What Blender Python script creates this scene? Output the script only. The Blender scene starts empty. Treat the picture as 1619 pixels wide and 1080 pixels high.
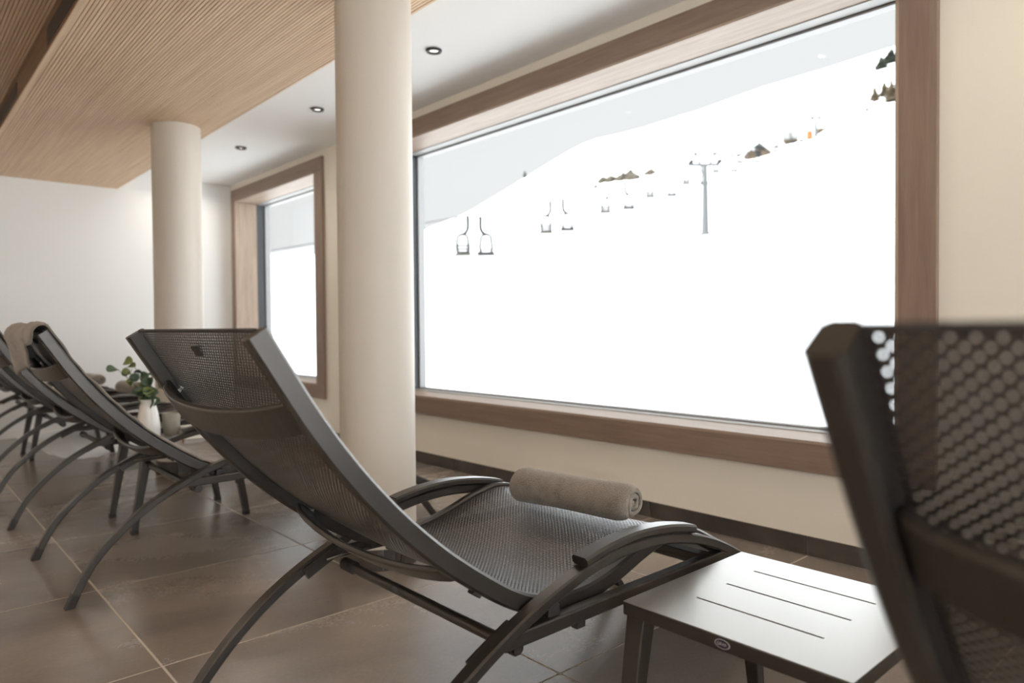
import bpy, bmesh, math, random
from math import sin, cos, pi, radians
from mathutils import Vector, Matrix, noise

random.seed(7)
S = bpy.context.scene
COL = S.collection

# ------------------------------------------------------------------ camera
FPX = 1120.067                      # focal length in pixels of a 1619 px wide frame
YAW, PITCH, ROLL = 0.73182389, 0.02061417, -0.00802933
EYE = Vector((0, 0, 0.96))
fwd = Vector((-cos(YAW) * cos(PITCH), sin(YAW) * cos(PITCH), -sin(PITCH)))
rgt0 = Vector((sin(YAW), cos(YAW), 0))
up0 = rgt0.cross(fwd)
rgt = rgt0 * cos(ROLL) + up0 * sin(ROLL)
upv = up0 * cos(ROLL) - rgt0 * sin(ROLL)
cam_data = bpy.data.cameras.new('camera')
cam_data.sensor_width = 36.0
cam_data.lens = FPX / 1619 * 36.0
cam_data.clip_start = 0.02
cam_data.clip_end = 6000
cam_data.dof.use_dof = True
cam_data.dof.focus_distance = 1.75
cam_data.dof.aperture_fstop = 2.8
cam = bpy.data.objects.new('camera', cam_data)
COL.objects.link(cam)
M = Matrix((rgt, upv, -fwd)).transposed().to_4x4()
M.translation = EYE
cam.matrix_world = M
S.camera = cam

# ------------------------------------------------------------------ world, sun, exposure
SKY = 0.86
SUN = 14.5
LAMP_W = 2.5
world = bpy.data.worlds.new('overcast sky')
S.world = world
world.use_nodes = True
bg = world.node_tree.nodes['Background']
bg.inputs['Color'].default_value = (0.97, 0.985, 1.0, 1)
bg.inputs['Strength'].default_value = SKY
sun_d = bpy.data.lights.new('sun', 'SUN')
sun_d.energy = SUN
sun_d.angle = radians(12)
sun_d.color = (0.965, 0.985, 1.0)
sun = bpy.data.objects.new('sun', sun_d)
COL.objects.link(sun)
sun.rotation_euler = Vector((0.16, 0.46, -0.87)).to_track_quat('-Z', 'Y').to_euler()
vs = S.view_settings
vs.view_transform = 'Standard'
vs.look = 'None'
vs.exposure = 0.12
vs.gamma = 1.0
vs.use_curve_mapping = False
S.cycles.max_bounces = 14
S.cycles.diffuse_bounces = 7
S.cycles.transparent_max_bounces = 24
S.cycles.use_denoising = True
S.cycles.caustics_reflective = False

# ------------------------------------------------------------------ helpers
class MB:
    """collects shapes and links them as one mesh object"""
    def __init__(s): s.v, s.f, s.uv = [], [], None
    def add(s, v, f):
        o = len(s.v)
        s.v += [tuple(p) for p in v]
        s.f += [tuple(i + o for i in q) for q in f]
        return s
    def box(s, x0, x1, y0, y1, z0, z1):
        v = [(x, y, z) for x in (x0, x1) for y in (y0, y1) for z in (z0, z1)]
        return s.add(v, [(0, 1, 3, 2), (4, 6, 7, 5), (0, 4, 5, 1), (2, 3, 7, 6), (0, 2, 6, 4), (1, 5, 7, 3)])
    def loft(s, rings, closed=True, caps=True):
        n = len(rings[0]); v = [p for r in rings for p in r]; f = []
        for i in range(len(rings) - 1):
            for j in range(n if closed else n - 1):
                k = (j + 1) % n
                f.append((i * n + j, i * n + k, (i + 1) * n + k, (i + 1) * n + j))
        if caps and closed:
            f.append(tuple(range(n - 1, -1, -1)))
            f.append(tuple((len(rings) - 1) * n + j for j in range(n)))
        return s.add(v, f)
    def tube(s, pts, r, seg=10, caps=True):
        pts = [Vector(p) for p in pts]; rings = []
        rr = r if isinstance(r, (list, tuple)) else [r] * len(pts)
        ref = None
        for i, p in enumerate(pts):
            t = (pts[min(i + 1, len(pts) - 1)] - pts[max(i - 1, 0)]).normalized()
            if ref is None: ref = t.orthogonal().normalized()
            ref = (ref - t * ref.dot(t)).normalized()
            b = t.cross(ref)
            rings.append([p + (ref * cos(2 * pi * k / seg) + b * sin(2 * pi * k / seg)) * rr[i] for k in range(seg)])
        return s.loft(rings, True, caps)
    def lathe(s, prof, seg=32, c=(0, 0, 0)):
        rings = [[(c[0] + r * cos(2 * pi * k / seg), c[1] + r * sin(2 * pi * k / seg), c[2] + z) for k in range(seg)] for r, z in prof]
        return s.loft(rings, True, True)
    def planar(s, path, x0, x1, d0, d1, bev=0.004):
        """sweep a bevelled rectangle along a path of (y,z); d0..d1 across the path (left normal +)"""
        rings = []
        for i, (y, z) in enumerate(path):
            a = path[max(i - 1, 0)]; b = path[min(i + 1, len(path) - 1)]
            ty, tz = b[0] - a[0], b[1] - a[1]; L = math.hypot(ty, tz); ty /= L; tz /= L
            ny, nz = -tz, ty
            sec = [(x0 + bev, d0), (x1 - bev, d0), (x1, d0 + bev), (x1, d1 - bev), (x1 - bev, d1), (x0 + bev, d1), (x0, d1 - bev), (x0, d0 + bev)]
            rings.append([(x, y + ny * d, z + nz * d) for x, d in sec])
        return s.loft(rings)
    def build(s, name, mat, parent=None, smooth=False, bevel=0, loc=None):
        me = bpy.data.meshes.new(name)
        me.from_pydata(s.v, [], s.f)
        bm = bmesh.new(); bm.from_mesh(me)
        bmesh.ops.recalc_face_normals(bm, faces=bm.faces)
        if smooth:
            for e in bm.edges:
                e.smooth = not (len(e.link_faces) == 2 and e.calc_face_angle(0) > radians(38))
            for f in bm.faces: f.smooth = True
        bm.to_mesh(me); bm.free()
        me.materials.append(mat)
        o = bpy.data.objects.new(name, me)
        COL.objects.link(o)
        if parent: o.parent = parent
        if loc: o.location = loc
        if bevel:
            m = o.modifiers.new('bevel', 'BEVEL'); m.width = bevel; m.segments = 2; m.limit_method = 'ANGLE'
        return o

def tag(o, label, cat, group=None):
    o['label'] = label; o['category'] = cat
    if group: o['group'] = group
    return o
def struct(o):
    o['kind'] = 'structure'; return o
def empty(name, loc=(0, 0, 0), rz=0):
    o = bpy.data.objects.new(name, None); COL.objects.link(o)
    o.location = loc; o.rotation_euler = (0, 0, rz); o.empty_display_size = 0.1
    return o
def copy_tree(o, parent=None):
    c = o.copy(); COL.objects.link(c); c.parent = parent
    for ch in list(o.children): copy_tree(ch, c)
    return c
def spline(pts, n):
    """Catmull-Rom through pts, n samples in all, evenly spaced by length"""
    P = [Vector(p) for p in pts]; P = [2 * P[0] - P[1]] + P + [2 * P[-1] - P[-2]]
    fine = []
    for i in range(1, len(P) - 2):
        for k in range(12):
            t = k / 12
            a, b, c, d = P[i - 1], P[i], P[i + 1], P[i + 2]
            fine.append(0.5 * (2 * b + (c - a) * t + (2 * a - 5 * b + 4 * c - d) * t * t + (3 * b - a - 3 * c + d) * t ** 3))
    fine.append(P[-2])
    L = [0]
    for i in range(1, len(fine)): L.append(L[-1] + (fine[i] - fine[i - 1]).length)
    out = []; j = 0
    for k in range(n):
        s_ = L[-1] * k / (n - 1)
        while j < len(L) - 2 and L[j + 1] < s_: j += 1
        t = (s_ - L[j]) / max(1e-9, L[j + 1] - L[j])
        out.append(tuple(fine[j].lerp(fine[j + 1], min(1, t))))
    return out

# ------------------------------------------------------------------ materials
def new_mat(name):
    m = bpy.data.materials.new(name); m.use_nodes = True
    return m, m.node_tree.nodes, m.node_tree.links, m.node_tree.nodes['Principled BSDF']
def c4(c): return (c[0], c[1], c[2], 1)
def plain(name, col, rough=0.5, metal=0.0, bump=0.0, bscale=60, var=0.0, spec=0.5):
    m, N, L, B = new_mat(name)
    B.inputs['Base Color'].default_value = c4(col)
    B.inputs['Roughness'].default_value = rough
    B.inputs['Metallic'].default_value = metal
    B.inputs['Specular IOR Level'].default_value = spec
    if spec > .9:
        B.inputs['Coat Weight'].default_value = 0.5; B.inputs['Coat Roughness'].default_value = 0.22
    tc = N.new('ShaderNodeTexCoord')
    nz = N.new('ShaderNodeTexNoise'); nz.inputs['Scale'].default_value = bscale; nz.inputs['Detail'].default_value = 6
    L.new(tc.outputs['Object'], nz.inputs['Vector'])
    if var:
        r = N.new('ShaderNodeMixRGB'); r.blend_type = 'MULTIPLY'; r.inputs['Fac'].default_value = 1
        mr = N.new('ShaderNodeMapRange'); mr.inputs['To Min'].default_value = 1 - var; mr.inputs['To Max'].default_value = 1 + var
        L.new(nz.outputs['Fac'], mr.inputs['Value']); r.inputs['Color1'].default_value = c4(col)
        L.new(mr.outputs['Result'], r.inputs['Color2']); L.new(r.outputs['Color'], B.inputs['Base Color'])
    if bump:
        b = N.new('ShaderNodeBump'); b.inputs['Strength'].default_value = bump; b.inputs['Distance'].default_value = 0.002
        L.new(nz.outputs['Fac'], b.inputs['Height']); L.new(b.outputs['Normal'], B.inputs['Normal'])
    return m
def wood(name, dark, light, scale=(1, 14, 14), rough=0.55, rnd=True, bump=0.15):
    m, N, L, B = new_mat(name)
    tc = N.new('ShaderNodeTexCoord'); mp = N.new('ShaderNodeMapping'); mp.inputs['Scale'].default_value = scale
    oi = N.new('ShaderNodeObjectInfo'); off = N.new('ShaderNodeVectorMath'); off.operation = 'MULTIPLY_ADD'
    L.new(tc.outputs['Object'], mp.inputs['Vector'])
    off.inputs[1].default_value = (1, 1, 1)
    L.new(mp.outputs['Vector'], off.inputs[0])
    sc = N.new('ShaderNodeMath'); sc.operation = 'MULTIPLY'; sc.inputs[1].default_value = 37 if rnd else 0
    L.new(oi.outputs['Random'], sc.inputs[0]); L.new(sc.outputs[0], off.inputs[2])
    n1 = N.new('ShaderNodeTexNoise'); n1.inputs['Scale'].default_value = 2.2; n1.inputs['Detail'].default_value = 8; n1.inputs['Distortion'].default_value = 0.6
    n2 = N.new('ShaderNodeTexNoise'); n2.inputs['Scale'].default_value = 14; n2.inputs['Detail'].default_value = 4
    L.new(off.outputs[0], n1.inputs['Vector']); L.new(off.outputs[0], n2.inputs['Vector'])
    ad = N.new('ShaderNodeMath'); ad.operation = 'MULTIPLY_ADD'; ad.inputs[1].default_value = 0.35
    L.new(n2.outputs['Fac'], ad.inputs[0]); L.new(n1.outputs['Fac'], ad.inputs[2])
    r = N.new('ShaderNodeValToRGB'); e = r.color_ramp.elements
    e[0].position = 0.45; e[0].color = c4(dark); e[1].position = 0.9; e[1].color = c4(light)
    L.new(ad.outputs[0], r.inputs['Fac']); L.new(r.outputs['Color'], B.inputs['Base Color'])
    B.inputs['Roughness'].default_value = rough
    b = N.new('ShaderNodeBump'); b.inputs['Strength'].default_value = bump; b.inputs['Distance'].default_value = 0.001
    L.new(ad.outputs[0], b.inputs['Height']); L.new(b.outputs['Normal'], B.inputs['Normal'])
    return m
def stone(name, cols, rough=(0.3, 0.5), big=1.6, bump=0.12, spec=0.5):
    m, N, L, B = new_mat(name)
    B.inputs['Specular IOR Level'].default_value = spec
    if spec > .9:
        B.inputs['Coat Weight'].default_value = 0.5; B.inputs['Coat Roughness'].default_value = 0.22
    tc = N.new('ShaderNodeTexCoord'); oi = N.new('ShaderNodeObjectInfo')
    sc = N.new('ShaderNodeMath'); sc.operation = 'MULTIPLY'; sc.inputs[1].default_value = 53
    L.new(oi.outputs['Random'], sc.inputs[0])
    of = N.new('ShaderNodeVectorMath'); of.operation = 'ADD'
    L.new(tc.outputs['Object'], of.inputs[0]); L.new(sc.outputs[0], of.inputs[1])
    mp = N.new('ShaderNodeMapping'); mp.inputs['Scale'].default_value = (1.0, 0.55, 1)
    L.new(of.outputs[0], mp.inputs['Vector'])
    n1 = N.new('ShaderNodeTexNoise'); n1.inputs['Scale'].default_value = big; n1.inputs['Detail'].default_value = 5; n1.inputs['Roughness'].default_value = 0.5; n1.inputs['Distortion'].default_value = 0.25
    n2 = N.new('ShaderNodeTexNoise'); n2.inputs['Scale'].default_value = 130; n2.inputs['Detail'].default_value = 3; n2.inputs['Roughness'].default_value = 0.7
    L.new(mp.outputs[0], n1.inputs['Vector']); L.new(mp.outputs[0], n2.inputs['Vector'])
    ad = N.new('ShaderNodeMath'); ad.operation = 'MULTIPLY_ADD'; ad.inputs[1].default_value = 0.15
    L.new(n2.outputs['Fac'], ad.inputs[0]); L.new(n1.outputs['Fac'], ad.inputs[2])
    r = N.new('ShaderNodeValToRGB'); r.color_ramp.elements[0].position = 0.30; r.color_ramp.elements[0].color = c4(cols[0])
    r.color_ramp.elements[1].position = 0.95; r.color_ramp.elements[1].color = c4(cols[2])
    k = r.color_ramp.elements.new(0.58); k.color = c4(cols[1])
    L.new(ad.outputs[0], r.inputs['Fac']); L.new(r.outputs['Color'], B.inputs['Base Color'])
    mr = N.new('ShaderNodeMapRange'); mr.inputs['From Min'].default_value = 0.45; mr.inputs['From Max'].default_value = 0.95
    mr.inputs['To Min'].default_value = rough[0]; mr.inputs['To Max'].default_value = rough[1]
    L.new(ad.outputs[0], mr.inputs['Value']); L.new(mr.outputs[0], B.inputs['Roughness'])
    b = N.new('ShaderNodeBump'); b.inputs['Strength'].default_value = bump; b.inputs['Distance'].default_value = 0.0015
    L.new(n2.outputs['Fac'], b.inputs['Height']); L.new(b.outputs['Normal'], B.inputs['Normal'])
    return m
def fabric(name, col, scale=420):
    m, N, L, B = new_mat(name)
    tc = N.new('ShaderNodeTexCoord')
    n1 = N.new('ShaderNodeTexNoise'); n1.inputs['Scale'].default_value = scale; n1.inputs['Detail'].default_value = 3
    n2 = N.new('ShaderNodeTexNoise'); n2.inputs['Scale'].default_value = 22; n2.inputs['Detail'].default_value = 5
    L.new(tc.outputs['Object'], n1.inputs['Vector']); L.new(tc.outputs['Object'], n2.inputs['Vector'])
    mx = N.new('ShaderNodeMath'); mx.operation = 'MULTIPLY_ADD'; mx.inputs[1].default_value = 0.7
    L.new(n2.outputs['Fac'], mx.inputs[0]); L.new(n1.outputs['Fac'], mx.inputs[2])
    r = N.new('ShaderNodeValToRGB'); r.color_ramp.elements[0].position = 0.5; r.color_ramp.elements[1].position = 1.15 / 1.2
    r.color_ramp.elements[0].color = c4([x * 0.6 for x in col]); r.color_ramp.elements[1].color = c4([min(1, x * 1.3) for x in col])
    L.new(mx.outputs[0], r.inputs['Fac']); L.new(r.outputs['Color'], B.inputs['Base Color'])
    B.inputs['Roughness'].default_value = 0.95; B.inputs['Specular IOR Level'].default_value = 0.1
    B.inputs['Sheen Weight'].default_value = 0.35; B.inputs['Sheen Roughness'].default_value = 0.5
    b = N.new('ShaderNodeBump'); b.inputs['Strength'].default_value = 0.7; b.inputs['Distance'].default_value = 0.003
    L.new(mx.outputs[0], b.inputs['Height']); L.new(b.outputs['Normal'], B.inputs['Normal'])
    return m
def sling_mat():
    """woven mesh: diagonal lattice of yarn knots with open holes between them; UV is in metres"""
    m, N, L, B = new_mat('woven mesh fabric')
    uv = N.new('ShaderNodeUVMap'); sp = N.new('ShaderNodeSeparateXYZ'); L.new(uv.outputs[0], sp.inputs[0])
    p = 0.00575
    def mth(op, a, b=None):
        n = N.new('ShaderNodeMath'); n.operation = op
        for i, x in enumerate((a, b)):
            if x is None: continue
            if hasattr(x, 'is_linked'): L.new(x, n.inputs[i])
            else: n.inputs[i].default_value = x
        return n.outputs[0]
    cu = mth('COSINE', mth('MULTIPLY', sp.outputs[0], pi / p))
    cv = mth('COSINE', mth('MULTIPLY', sp.outputs[1], pi / p))
    f = mth('MULTIPLY', cu, cv)
    row = mth('COSINE', mth('MULTIPLY', sp.outputs[1], 2 * pi / p))
    hole = mth('MULTIPLY', mth('LESS_THAN', f, -0.76), mth('LESS_THAN', mth('ABSOLUTE', sp.outputs[0]), 0.300))
    f = mth('ADD', mth('MULTIPLY', f, 0.7), mth('MULTIPLY', row, -0.3))
    r = N.new('ShaderNodeValToRGB')
    r.color_ramp.elements[0].position = 0.3; r.color_ramp.elements[0].color = (0.010, 0.0085, 0.009, 1)
    r.color_ramp.elements[1].position = 0.85; r.color_ramp.elements[1].color = (0.084, 0.073, 0.070, 1)
    L.new(mth('MULTIPLY_ADD', f, 0.5), r.inputs['Fac'])
    r.inputs['Fac'].links[0].from_node.inputs[2].default_value = 0.5
    L.new(r.outputs['Color'], B.inputs['Base Color'])
    B.inputs['Roughness'].default_value = 0.3; B.inputs['Specular IOR Level'].default_value = 0.8
    b = N.new('ShaderNodeBump'); b.inputs['Strength'].default_value = 0.8; b.inputs['Distance'].default_value = 0.0012
    L.new(f, b.inputs['Height']); L.new(b.outputs['Normal'], B.inputs['Normal'])
    tr = N.new('ShaderNodeBsdfTransparent'); mx = N.new('ShaderNodeMixShader')
    L.new(hole, mx.inputs[0]); L.new(B.outputs[0], mx.inputs[1]); L.new(tr.outputs[0], mx.inputs[2])
    L.new(mx.outputs[0], N['Material Output'].inputs['Surface'])
    return m
def glass_mat(name):
    m, N, L, B = new_mat(name)
    tr = N.new('ShaderNodeBsdfTransparent'); tr.inputs[0].default_value = (0.97, 0.98, 0.975, 1)
    gl = N.new('ShaderNodeBsdfGlossy'); gl.inputs['Roughness'].default_value = 0.0
    lw = N.new('ShaderNodeLayerWeight'); lw.inputs['Blend'].default_value = 0.5
    pw = N.new('ShaderNodeMath'); pw.operation = 'POWER'; pw.inputs[1].default_value = 5
    fr = N.new('ShaderNodeMath'); fr.operation = 'MULTIPLY_ADD'; fr.inputs[1].default_value = 0.9; fr.inputs[2].default_value = 0.0015
    L.new(lw.outputs['Facing'], pw.inputs[0]); L.new(pw.outputs[0], fr.inputs[0])
    mx = N.new('ShaderNodeMixShader')
    L.new(fr.outputs[0], mx.inputs[0]); L.new(tr.outputs[0], mx.inputs[1]); L.new(gl.outputs[0], mx.inputs[2])
    L.new(mx.outputs[0], N['Material Output'].inputs['Surface'])
    return m
def emit(name, col, s):
    m, N, L, B = new_mat(name)
    B.inputs['Base Color'].default_value = c4(col)
    B.inputs['Emission Color'].default_value = c4(col); B.inputs['Emission Strength'].default_value = s
    return m

MT = {}
MT['paint'] = plain('white wall paint', (0.88, 0.885, 0.88), 0.75, bump=0.06, bscale=180, var=0.015)
MT['cream'] = plain('warm white wall paint', (0.84, 0.79, 0.70), 0.75, bump=0.06, bscale=180, var=0.015)
MT['ceil'] = plain('matt white ceiling paint', (0.90, 0.895, 0.885), 0.85)
MT['column'] = plain('off white column paint', (0.66, 0.612, 0.545), 0.5, bump=0.04, bscale=140, var=0.02)
MT['oak'] = wood('pale oak slat', (0.68, 0.48, 0.31), (0.92, 0.71, 0.51), (0.5, 30, 30), 0.6)
MT['fascia'] = wood('soffit edge wood with shade in its brown', (0.17, 0.095, 0.055), (0.26, 0.155, 0.095), (0.5, 14, 14), 0.6)
MT['groove'] = plain('dark slot behind slats', (0.055, 0.033, 0.02), 0.9)
MT['frame_wood'] = wood('grey brown oak window frame', (0.215, 0.145, 0.11), (0.29, 0.205, 0.155), (1.2, 16, 16), 0.5)
MT['frame_wood_v'] = wood('grey brown oak upright', (0.215, 0.145, 0.11), (0.29, 0.205, 0.155), (16, 16, 1.2), 0.5)
MT['alu'] = plain('grey blue aluminium', (0.07, 0.075, 0.085), 0.6, 0.0)
MT['alu_light'] = plain('pale aluminium with daylight in its tone', (0.42, 0.42, 0.41), 0.5, 0.1)
MT['alu_out'] = plain('grey outer window frame', (0.45, 0.45, 0.46), 0.5)
MT['reveal'] = wood('daylight-toned oak reveal', (0.33, 0.245, 0.185), (0.45, 0.345, 0.265), (1.2, 16, 16), 0.5)  # same oak as the frame; daylight is put into these paler tones
MT['reveal_v'] = wood('daylight-toned oak reveal upright', (0.33, 0.245, 0.185), (0.45, 0.345, 0.265), (16, 16, 1.2), 0.5)
MT['gasket'] = plain('black rubber gasket', (0.02, 0.02, 0.02), 0.6)
MT['glass'] = glass_mat('window glass')
MT['tile'] = stone('brown grey stone tile', ((0.145, 0.119, 0.104), (0.28, 0.234, 0.197), (0.46, 0.40, 0.34)), rough=(0.22, 0.36), spec=1.0)
MT['skirt'] = stone('dark stone skirting', ((0.035, 0.030, 0.028), (0.062, 0.052, 0.046), (0.12, 0.105, 0.092)), big=6)
MT['grout'] = plain('sand coloured grout', (0.58, 0.51, 0.42), 0.9)
MT['metal'] = plain('anthracite powder coated aluminium', (0.078, 0.071, 0.066), 0.32, 0.72, bump=0.02, bscale=900)
MT['table'] = plain('satin grey aluminium table', (0.50, 0.49, 0.47), 0.28, 0.8, bump=0.015, bscale=700)
MT['rubber'] = plain('black plastic', (0.025, 0.022, 0.022), 0.55)
MT['steel'] = plain('bright steel', (0.45, 0.43, 0.40), 0.25, 1.0)
MT['sling'] = sling_mat()
MT['hem'] = plain('dark fabric hem', (0.035, 0.03, 0.03), 0.7, bump=0.3, bscale=600)
MT['towel'] = fabric('taupe terry towel', (0.24, 0.208, 0.177))
MT['ceramic'] = plain('white glazed ceramic', (0.84, 0.82, 0.78), 0.22)
MT['mug'] = plain('grey green stoneware', (0.36, 0.33, 0.27), 0.4, var=0.15, bscale=30)
MT['leaf'] = plain('eucalyptus leaf', (0.075, 0.12, 0.075), 0.5, var=0.35, bscale=14)
MT['leaf2'] = plain('young eucalyptus leaf', (0.20, 0.24, 0.08), 0.5, var=0.3, bscale=14)
MT['stem'] = plain('brown twig', (0.10, 0.07, 0.05), 0.7)
MT['paper'] = plain('white book pages', (0.80, 0.78, 0.74), 0.8)
MT['cover'] = plain('grey book cover', (0.30, 0.29, 0.28), 0.6)
MT['orange'] = plain('orange book spine', (0.55, 0.26, 0.10), 0.6)
MT['lamp_ring'] = plain('black lamp ring', (0.03, 0.026, 0.025), 0.5)
MT['lamp'] = emit('lamp lens', (1.0, 0.93, 0.82), 3.0)
MT['snow'] = plain('snow', (0.90, 0.91, 0.93), 0.9, bump=0.0, spec=0.1)
MT['pylon'] = plain('galvanised steel', (0.10, 0.104, 0.104), 0.6)
MT['lift'] = plain('dark lift seat', (0.012, 0.012, 0.012), 0.7)
MT['lift2'] = plain('worn beige lift seat', (0.06, 0.057, 0.045), 0.7)
MT['liftrod'] = plain('grey lift rod', (0.022, 0.022, 0.023), 0.6)
MT['shingle'] = plain('grey hut roof', (0.19, 0.195, 0.19), 0.8)
MT['hutwood'] = plain('brown hut timber', (0.10, 0.07, 0.045), 0.8)
MT['conifer'] = plain('green conifer', (0.030, 0.036, 0.022), 0.9, var=0.3, bscale=2)
MT['larch'] = plain('brown larch', (0.072, 0.051, 0.027), 0.9, var=0.3, bscale=2)
MT['shrub'] = plain('brown scrub', (0.066, 0.054, 0.039), 0.9, var=0.3, bscale=2)
MT['orange_pad'] = plain('orange safety pad', (0.55, 0.10, 0.03), 0.7)
MT['rock'] = plain('grey rock', (0.096, 0.093, 0.090), 0.9, var=0.3, bscale=2)
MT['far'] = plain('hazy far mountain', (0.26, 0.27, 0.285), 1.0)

# ------------------------------------------------------------------ the room
XL, XR, YF, WY = -7.69, 2.6, -2.6, 2.868       # end wall, right wall, wall behind, window wall
ZC, ZS = 2.49, 2.33                            # white ceiling, slatted soffit
T = 0.80                                       # floor tile
# floor with single tiles
fl = MB().box(XL - .3, XR + .3, YF - .3, WY + .36, -0.2, -0.0012).build('floor', MT['grout'])
struct(fl)
tx0, ty0, gp = -1.36, 0.59, 0.005
tile_mesh = {}
def clip_rng(o, lo, hi):
    k = math.floor((lo - o) / T); out = []
    while o + k * T < hi - 1e-6:
        a, b = max(lo, o + k * T), min(hi, o + (k + 1) * T)
        if b - a > 0.02: out.append((a, b))
        k += 1
    return out
for (a, b) in clip_rng(tx0, XL, XR):
    for (c, d) in clip_rng(ty0, YF, WY):
        key = (round(b - a, 3), round(d - c, 3))
        if key not in tile_mesh:
            w, h = (b - a) / 2 - gp / 2, (d - c) / 2 - gp / 2; e = 0.0015
            v = [(-w, -h, -.01), (w, -h, -.01), (w, h, -.01), (-w, h, -.01), (-w, -h, -e), (w, -h, -e), (w, h, -e), (-w, h, -e),
                 (-w + e, -h + e, 0), (w - e, -h + e, 0), (w - e, h - e, 0), (-w + e, h - e, 0)]
            f = [(0, 1, 5, 4), (1, 2, 6, 5), (2, 3, 7, 6), (3, 0, 4, 7), (4, 5, 9, 8), (5, 6, 10, 9), (6, 7, 11, 10), (7, 4, 8, 11), (8, 9, 10, 11)]
            me = bpy.data.meshes.new('tile'); me.from_pydata(v, [], f); me.materials.append(MT['tile']); tile_mesh[key] = me
        o = bpy.data.objects.new('tile', tile_mesh[key]); COL.objects.link(o); o.parent = fl
        o.location = ((a + b) / 2, (c + d) / 2, 0)

# window openings in the long wall: (x0,x1,z0,z1) of the wooden reveal
W1 = (-4.62, -1.005, 0.471, 2.307)
W2 = (-7.52, -5.70, 0.471, 2.307)
YO = WY + 0.36
wb = MB()
zt = ZC + 0.15
wb.box(XL - .3, W2[0], WY, YO, -.2, zt).box(W2[1], W1[0], WY, YO, -.2, zt).box(W1[1], XR + .3, WY, YO, -.2, zt)
for w in (W1, W2): wb.box(w[0], w[1], WY, YO, -.2, w[2]).box(w[0], w[1], WY, YO, w[3], zt)
struct(wb.build('wall_back', MT['cream']))
struct(MB().box(XL - .3, XL, YF - .3, WY, -.2, zt).build('wall_left', MT['paint']))
W3 = (-2.3, 2.5, 0.12, 2.36)                     # the glazed end of the room: (y0,y1,z0,z1)
wr = MB().box(XR, XR + .3, YF - .3, W3[0], -.2, zt).box(XR, XR + .3, W3[1], WY, -.2, zt).box(XR, XR + .3, W3[0], W3[1], -.2, W3[2]).box(XR, XR + .3, W3[0], W3[1], W3[3], zt)
struct(wr.build('wall_right', MT['cream']))
struct(MB().box(XL - .3, XR + .3, YF - .3, YF, -.2, zt).build('wall_front', MT['cream']))
ce = struct(MB().box(XL - .3, XR + .3, YF - .3, YO, ZC + .012, zt + .15).build('ceiling', MT['ceil']))
MB().box(XL, XR, 1.774, WY, ZC, ZC + .012).build('plaster_strip', MT['ceil'], ce)
# lowered soffit with slats, running along the room
SY0, SY1 = 0.656, 1.774
so = MB().box(XL, XR, SY0 + .004, SY1 - .004, ZS + .012, ZC).build('soffit', MT['groove'], ce)
MB().box(XL, XR, SY0, SY0 + .032, ZS - .001, ZC).build('edge_board', MT['oak'], so)
MB().box(XL, XR, SY1 - .012, SY1, ZS - .001, ZC).build('edge_board', MT['oak'], so)
MB().box(XL, XR, SY0 - .003, SY0, ZS + .006, ZC - .012).build('fascia_shade', MT['fascia'], so)  # thin sheet over the oak edge, the recess's shade put into its brown
pitch = 0.0162
def slat_mesh(len_, w=0.0123, h=0.012):
    mb = MB().box(-len_ / 2, len_ / 2, -w / 2, w / 2, 0, h)
    me = bpy.data.meshes.new('slat'); me.from_pydata(mb.v, [], mb.f); me.materials.append(MT['oak']); return me
sm = slat_mesh(XR - XL)
y = SY0 + .034 + pitch / 2
while y < SY1 - .018:
    o = bpy.data.objects.new('slat', sm); COL.objects.link(o); o.parent = so
    o.location = ((XL + XR) / 2, y, ZS); y += pitch
rp = MB().box(XL, XR, YF, SY0, ZC, ZC + .012).build('recess_panel', MT['groove'], ce)
y = SY0 - .004 - pitch / 2
for k in range(70):
    o = bpy.data.objects.new('slat', sm); COL.objects.link(o); o.parent = rp
    o.location = ((XL + XR) / 2, y, ZC - .012); y -= pitch
MB().box(XL, XR, YF, y, ZC - .012, ZC).build('plain_panel', MT['oak'], ce)
# dark vent slots let into the edge of the soffit
for (a, b) in ((-4.10, -3.05), (-6.2, -5.10), (-2.05, -1.0)):
    MB().box(a, b, SY0 - .006, SY0 + .004, ZS + .02, ZS + .105).build('vent_slot', MT['lamp_ring'], so)

# skirting of the window wall, single stone pieces
bb = struct(MB().box(XL, XR, WY - .006, WY, 0, 0.082).build('baseboard_back', MT['grout']))
for (a, b) in clip_rng(tx0, XL, XR):
    MB().box(a + .0015, b - .0015, WY - .011, WY - .005, 0.003, 0.083).build('tile', MT['skirt'], bb, bevel=0.001)
struct(MB().box(XL, XL + .012, YF, WY - .011, 0, 0.08).build('baseboard_left', MT['ceil']))

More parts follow.
